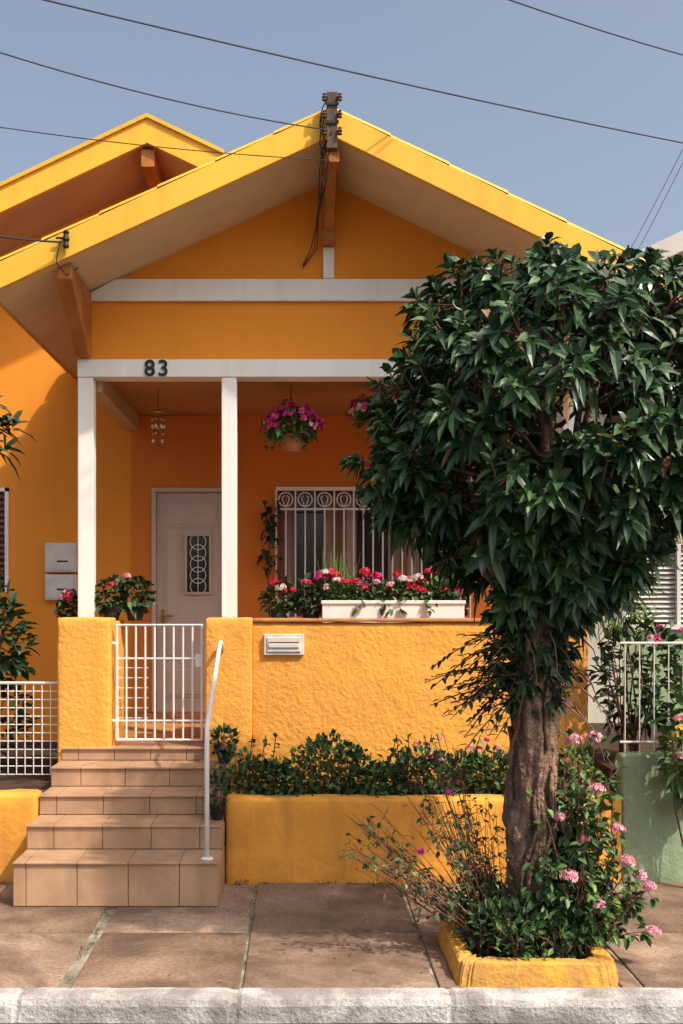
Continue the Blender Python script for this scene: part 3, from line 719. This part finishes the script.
# ------------------------------------------------------------ planter hedge
g = MB(); x = -.38
while x < 1.68:
    h = R.uniform(.10, .17)*(1+.5*noise.noise(Vector((x*3, 0, 0)))); bush(g, (x, 6.3+R.uniform(-.07, .08), .49+h*.6), (.13, .2, h), 160, .044, .032, 'leafb' if R.random() < .6 else 'leafd', 5, .004, light='leafl', lf=.12)
    if R.random() < .4:
        p = Vector((x, 6.25, .6)); d = Vector((R.uniform(-.4, .4), -.2, 1))
        for t in range(6): g.leaf(p+d*(.03*t+.05), rv()+Z*.4, Z, .05, .03, .2, 'leafb')
        g.tube([p, p+d*.22], .003, 'twig', 4, cap=False)
    x += .07
for _ in range(14): g.cluster((R.uniform(.7, 1.7), R.uniform(6.15, 6.4), R.uniform(.66, .80)), .016, 10, 'pink' if R.random() < .6 else 'magenta', .012)
for _ in range(26):
    x = R.uniform(-.35, 1.2); p = Vector((x, 6.12, .5))
    for t in range(5): g.sleaf(p+Vector((R.uniform(-.02, .02), -.035*t, .01-.004*t*t)), rv(), Z, .04, .026, 'leafb')
g.obj('hedge_plants')
def pot(g, c, r, h, k='terra'):
    g.lathe(c, [(r*.68, 0), (r*.95, h*.8), (r*1.08, h*.8), (r*1.1, h), (r*.95, h), (r*.9, h*.9)], k, 22)
def potted(name, c, r, h, fn, k='terra'):
    e = empty(name, c); gp = MB(); pot(gp, c, r, h, k); gp.obj('pot', e, smooth=False); gl = MB(); fn(gl, (c[0], c[1], c[2]+h)); gl.obj('foliage', e); return e
potted('potted_plant', (-.475, 6.48, .608), .05, .09, lambda g, c: bush(g, (c[0], c[1], c[2]+.05), (.08, .08, .08), 120, .05, .03, 'leafd', 4), 'dark')
potted('potted_plant', (-.475, 5.93, .374), .045, .08, lambda g, c: bush(g, (c[0], c[1], c[2]+.07), (.055, .06, .12), 110, .045, .025, 'leafd', 4), 'dark')
def geranium(cols, n=5, r=.12, h=.1, lk='leafd', L=.06, W=.045):
    def f(g, c):
        bush(g, (c[0], c[1], c[2]+h*.6), (r, r*.9, h), 150, L, W, lk, 6, light='leafb')
        for i in range(n):
            a = R.uniform(0, 6.28); q = R.uniform(0, r); k = R.choice(cols)
            g.cluster((c[0]+q*math.cos(a), c[1]-abs(q*math.sin(a)), c[2]+h*R.uniform(1.0, 1.7)), R.uniform(.022, .036), 26, k, .014)
    return f
rough_wall('porch_ledge', [(-1.37, -1.21, 6.86, 7.12, .69, 1.49, 'stucco'), (-.42, 1.75, 6.86, 7.12, .69, 1.47, 'stucco')], .01)
potted('potted_plant', (-1.55, 7.02, 1.42), .07, .1, geranium(['red', 'pink', 'red'], 6, .07, .1), 'dark')
potted('potted_plant', (-1.28, 7.02, 1.49), .07, .1, geranium(['red'], 2, .12, .12), 'dark')
potted('potted_plant', (-1.12, 7.04, 1.49), .07, .1, geranium(['pink'], 1, .11, .12), 'dark')
potted('geranium_pot', (-.13, 7.0, 1.47), .06, .1, geranium(['red', 'magenta', 'wpet', 'red'], 8, .12, .12), 'dark')
potted('geranium_pot', (.08, 7.0, 1.47), .06, .1, geranium(['red', 'magenta', 'pink'], 9, .12, .13), 'dark')
e = empty('flower_box', (.6, 7.0, 1.5)); g = MB(); a, b, c, d = sx(322, 6.95), sx(463, 6.95), 1.472, sz(601, 6.95)
g.box(a, b, 6.89, 6.91, c, d, 'whitemetal'); g.box(a, b, 7.08, 7.10, c, d, 'whitemetal'); g.box(a, a+.02, 6.911, 7.079, c, d, 'whitemetal'); g.box(b-.02, b, 6.911, 7.079, c, d, 'whitemetal')
g.box(a-.008, b+.008, 6.88, 6.895, d-.02, d+.004, 'whitemetal'); g.box(a+.02, b-.02, 6.911, 7.079, c, d-.02, 'soil')
g.obj('box', e, bevel=.004)
g = MB(); x = a+.05
while x < b:
    bush(g, (x, 7.0, d+.05), (.09, .09, .085), 90, .055, .04, 'leafb', 4, light='leafl')
    for _ in range(4):
        k = R.choice(['red', 'red', 'magenta', 'red', 'pink', 'wpet'])
        g.cluster((x+R.uniform(-.06, .06), 6.96+R.uniform(-.06, .05), d+R.uniform(.05, .20)), R.uniform(.024, .038), 28, k, .014)
    if R.random() < .5:
        for t in range(8): g.leaf(Vector((x+R.uniform(-.03, .03), 6.89-.003*t, d+.02-.012*t)), rv()-Z*.4, Z, .05, .035, .3, 'leafb')
    x += .095
for i in range(40):
    xx = R.uniform(a, a+.22); g.tube([(xx, 7.0, d), (xx+R.uniform(-.02, .02), 7.0, d+.15), (xx+R.uniform(-.06, .06), 7.0, d+R.uniform(.2, .36))], [.003, .0025, .001], 'leafl', 4, cap=False)
g.obj('geraniums', e)
def basket(name, u, v, d, cols, rr=.2):
    c = Vector(P(u, v, d)); e = empty(name, c); g = MB()
    g.lathe((c.x, c.y, c.z-.08), [(.055, 0), (.07, .03), (.085, .1), (.095, .1), (.097, .118), (.08, .12)], 'terra', 24)
    top = Vector((c.x, c.y, 3.155))
    for i in range(3):
        a = i*2.094+.5; g.tube([(c.x+.09*math.cos(a), c.y+.09*math.sin(a), c.z+.03), (c.x, c.y, c.z+.32)], .002, 'dark', 4)
    g.tube([(c.x, c.y, c.z+.32), top], .003, 'dark', 4); g.obj('pot', e)
    g = MB(); bush(g, (c.x, c.y, c.z+.10), (rr*.85, rr*.8, .10), 420, .055, .034, 'leafb', 10, light='leafl')
    for _ in range(int(90*rr/.2)):
        q = rv(); q.z = abs(q.z)*.95-.1; qq = 1+.25*noise.noise(q*2.5)
        p = Vector((c.x+q.x*rr*qq, c.y+q.y*rr*.9*qq, c.z+.10+q.z*.18*qq))
        k = R.choice(cols)
        for _ in range(3): g.petals(p+rv()*.014, q+rv()*.4, .022, k)
    for _ in range(8):
        an = R.uniform(0, 6.28); p = Vector((c.x+rr*.8*math.cos(an), c.y+rr*.8*math.sin(an), c.z+.05))
        for t in range(5): g.leaf(p-Z*.022*t+rv()*.012, rv(), Z, .04, .026, .2, 'leafb')
    g.obj('petunias', e)
basket('hanging_flower_basket', 291, 441, 7.3, ['magenta', 'magenta', 'magenta', 'magenta', 'pink'], .21)
basket('hanging_flower_basket', 376, 428, 7.3, ['pink', 'wpet', 'magenta'], .19)
g = MB(); c = P(158, 412, 7.5)
g.tube([(c[0], c[1], 3.158), c], .002, 'dark', 4); g.lathe((c[0], c[1], c[2]-.01), [(.05, 0), (.05, .008), (.01, .03)], 'brass', 14)
for i in range(7):
    a = i*.9; lj = R.randint(2, 4); g.tube([(c[0]+.042*math.cos(a), c[1]+.042*math.sin(a), c[2]-.01), (c[0]+.042*math.cos(a), c[1]+.042*math.sin(a), c[2]-.05*lj)], .001, 'dark', 3)
    for j in range(lj): g.lathe((c[0]+.042*math.cos(a), c[1]+.042*math.sin(a), c[2]-.07-j*.05), [(.003, 0), (.010, .010), (.010, .016), (.003, .028)], 'plaque' if j % 2 else 'brass', 8)
g.tube([(c[0], c[1], c[2]), (c[0], c[1], c[2]-.25)], .0015, 'dark', 3); g.lathe((c[0], c[1], c[2]-.27), [(.003, 0), (.02, .015), (.003, .03)], 'brass', 10)
g.obj('wind_chime')
g = MB()
for i in range(60):
    t = R.random(); p = Vector((sx(270, 8.5)+R.uniform(-.06, .06), 8.5+R.uniform(-.04, .04), 2.42-t*.55)); g.leaf(p, rv()-Z*.3, Z, .09, .05, .4, 'leafd')
g.tube([(sx(270, 8.5), 8.55, 1.3), (sx(268, 8.5), 8.5, 1.9), (sx(272, 8.5), 8.5, 2.4)], .006, 'twig', 5); g.obj('climbing_plant')
g = MB(); bush(g, (-2.20, 7.2, 1.36), (.32, .25, .40), 380, .12, .065, 'leafd', 12, .008, base=(-2.3, 7.2, .45), light='leafb'); bush(g, (-2.2, 7.25, .8), (.3, .22, .35), 200, .1, .05, 'leafd', 6); g.obj('yard_shrub')
g = MB()   # small tree at the left edge, drooping leaf whorls
g.tube([(-1.98, 5.8, 0), (-1.95, 5.8, 1.2), (-1.93, 5.76, 2.2), (-1.77, 5.75, 2.55)], [.04, .032, .022, .012], 'bark', 10, rough=.1)
for i in range(12):
    e_ = Vector((-1.74+R.uniform(-.16, .16), 5.75+R.uniform(-.15, .15), 2.58+R.uniform(-.12, .14)))
    g.tube([(-1.85, 5.755, 2.4), e_], [.008, .004], 'twig', 5, cap=False); rosette(g, e_, Vector((R.uniform(0, .6), R.uniform(-.4, .4), .6)), 9, .17, .04, 'leafd', .6)
g.obj('small_tree')
g = MB()
bush(g, (2.0, 6.5, 1.70), (.22, .2, .28), 300, .13, .018, 'leafl', 8, .003, base=(2.05, 6.6, .62))
bush(g, (2.15, 6.5, 1.15), (.3, .25, .38), 420, .09, .045, 'leafd', 10, .006, base=(2.1, 6.5, .62), light='leafb')
bush(g, (2.4, 6.4, 1.05), (.28, .2, .35), 260, .08, .055, 'leafb', 6, light='leafl')
for _ in range(8): g.cluster((R.uniform(2.05, 2.35), 6.25, R.uniform(1.0, 1.5)), .018, 9, R.choice(['pink', 'magenta']), .013)
g.obj('terrace_plants')
g = MB(); bush(g, (2.2, 5.84, .82), (.14, .12, .34), 260, .09, .05, 'leafb', 10, .005, base=(2.2, 5.85, 0), light='leafl', lf=.4)
for _ in range(7): g.cluster((2.12+R.uniform(-.06, .1), 5.72+R.uniform(-.05, .05), R.uniform(.6, 1.0)), .018, 9, R.choice(['yel', 'pink', 'yel']), .014)
g.obj('wall_shrub')
g = MB()
for _ in range(190):
    x = R.gauss(.4, 1.0); y = R.choice([R.uniform(4.4, 5.9), R.uniform(5.75, 5.94)]); d = rv(); d.z *= .1
    g.sleaf(Vector((x, y, .008)), d, Z, R.uniform(.012, .035), .012, 'dead')
g.obj('fallen_leaves')

# ------------------------------------------------------------ light, sky, camera
sd = Vector((.50, -.40, .78)).normalized()
el = math.asin(sd.z); az = math.atan2(sd.x, sd.y)
w = bpy.data.worlds.new('World'); bpy.context.scene.world = w; w.use_nodes = True
nt = w.node_tree; bg = nt.nodes['Background']; sk = nt.nodes.new('ShaderNodeTexSky'); sk.sky_type = 'NISHITA'; sk.sun_disc = False
sk.sun_elevation = el; sk.sun_rotation = az; sk.air_density = 1.0; sk.dust_density = 6; sk.ozone_density = 1.8
hs = nt.nodes.new('ShaderNodeHueSaturation'); hs.inputs['Saturation'].default_value = .74; hs.inputs['Value'].default_value = 1.34
nt.links.new(sk.outputs[0], hs.inputs['Color']); nt.links.new(hs.outputs[0], bg.inputs[0]); bg.inputs[1].default_value = .15
sl = bpy.data.lights.new('sun', 'SUN'); sl.energy = 4.8; sl.angle = math.radians(1.2); sl.color = (1, .89, .74)
so = bpy.data.objects.new('sun', sl); COL.objects.link(so); so.rotation_euler = sd.to_track_quat('Z', 'Y').to_euler(); so.location = (3, -5, 8)
cam = bpy.data.cameras.new('camera'); co = bpy.data.objects.new('camera', cam); COL.objects.link(co)
co.location = (0, 0, H); co.rotation_euler = (math.pi/2, 0, 0)
cam.sensor_fit = 'VERTICAL'; cam.sensor_height = 36; cam.sensor_width = 24; cam.lens = F/1024*36
cam.shift_x = 41.5/1024; cam.shift_y = 88/1024; cam.clip_end = 1000; cam.clip_start = .05
bpy.context.scene.camera = co
bpy.context.scene.view_settings.view_transform = 'Standard'; bpy.context.scene.view_settings.look = 'None'; bpy.context.scene.view_settings.exposure = 0
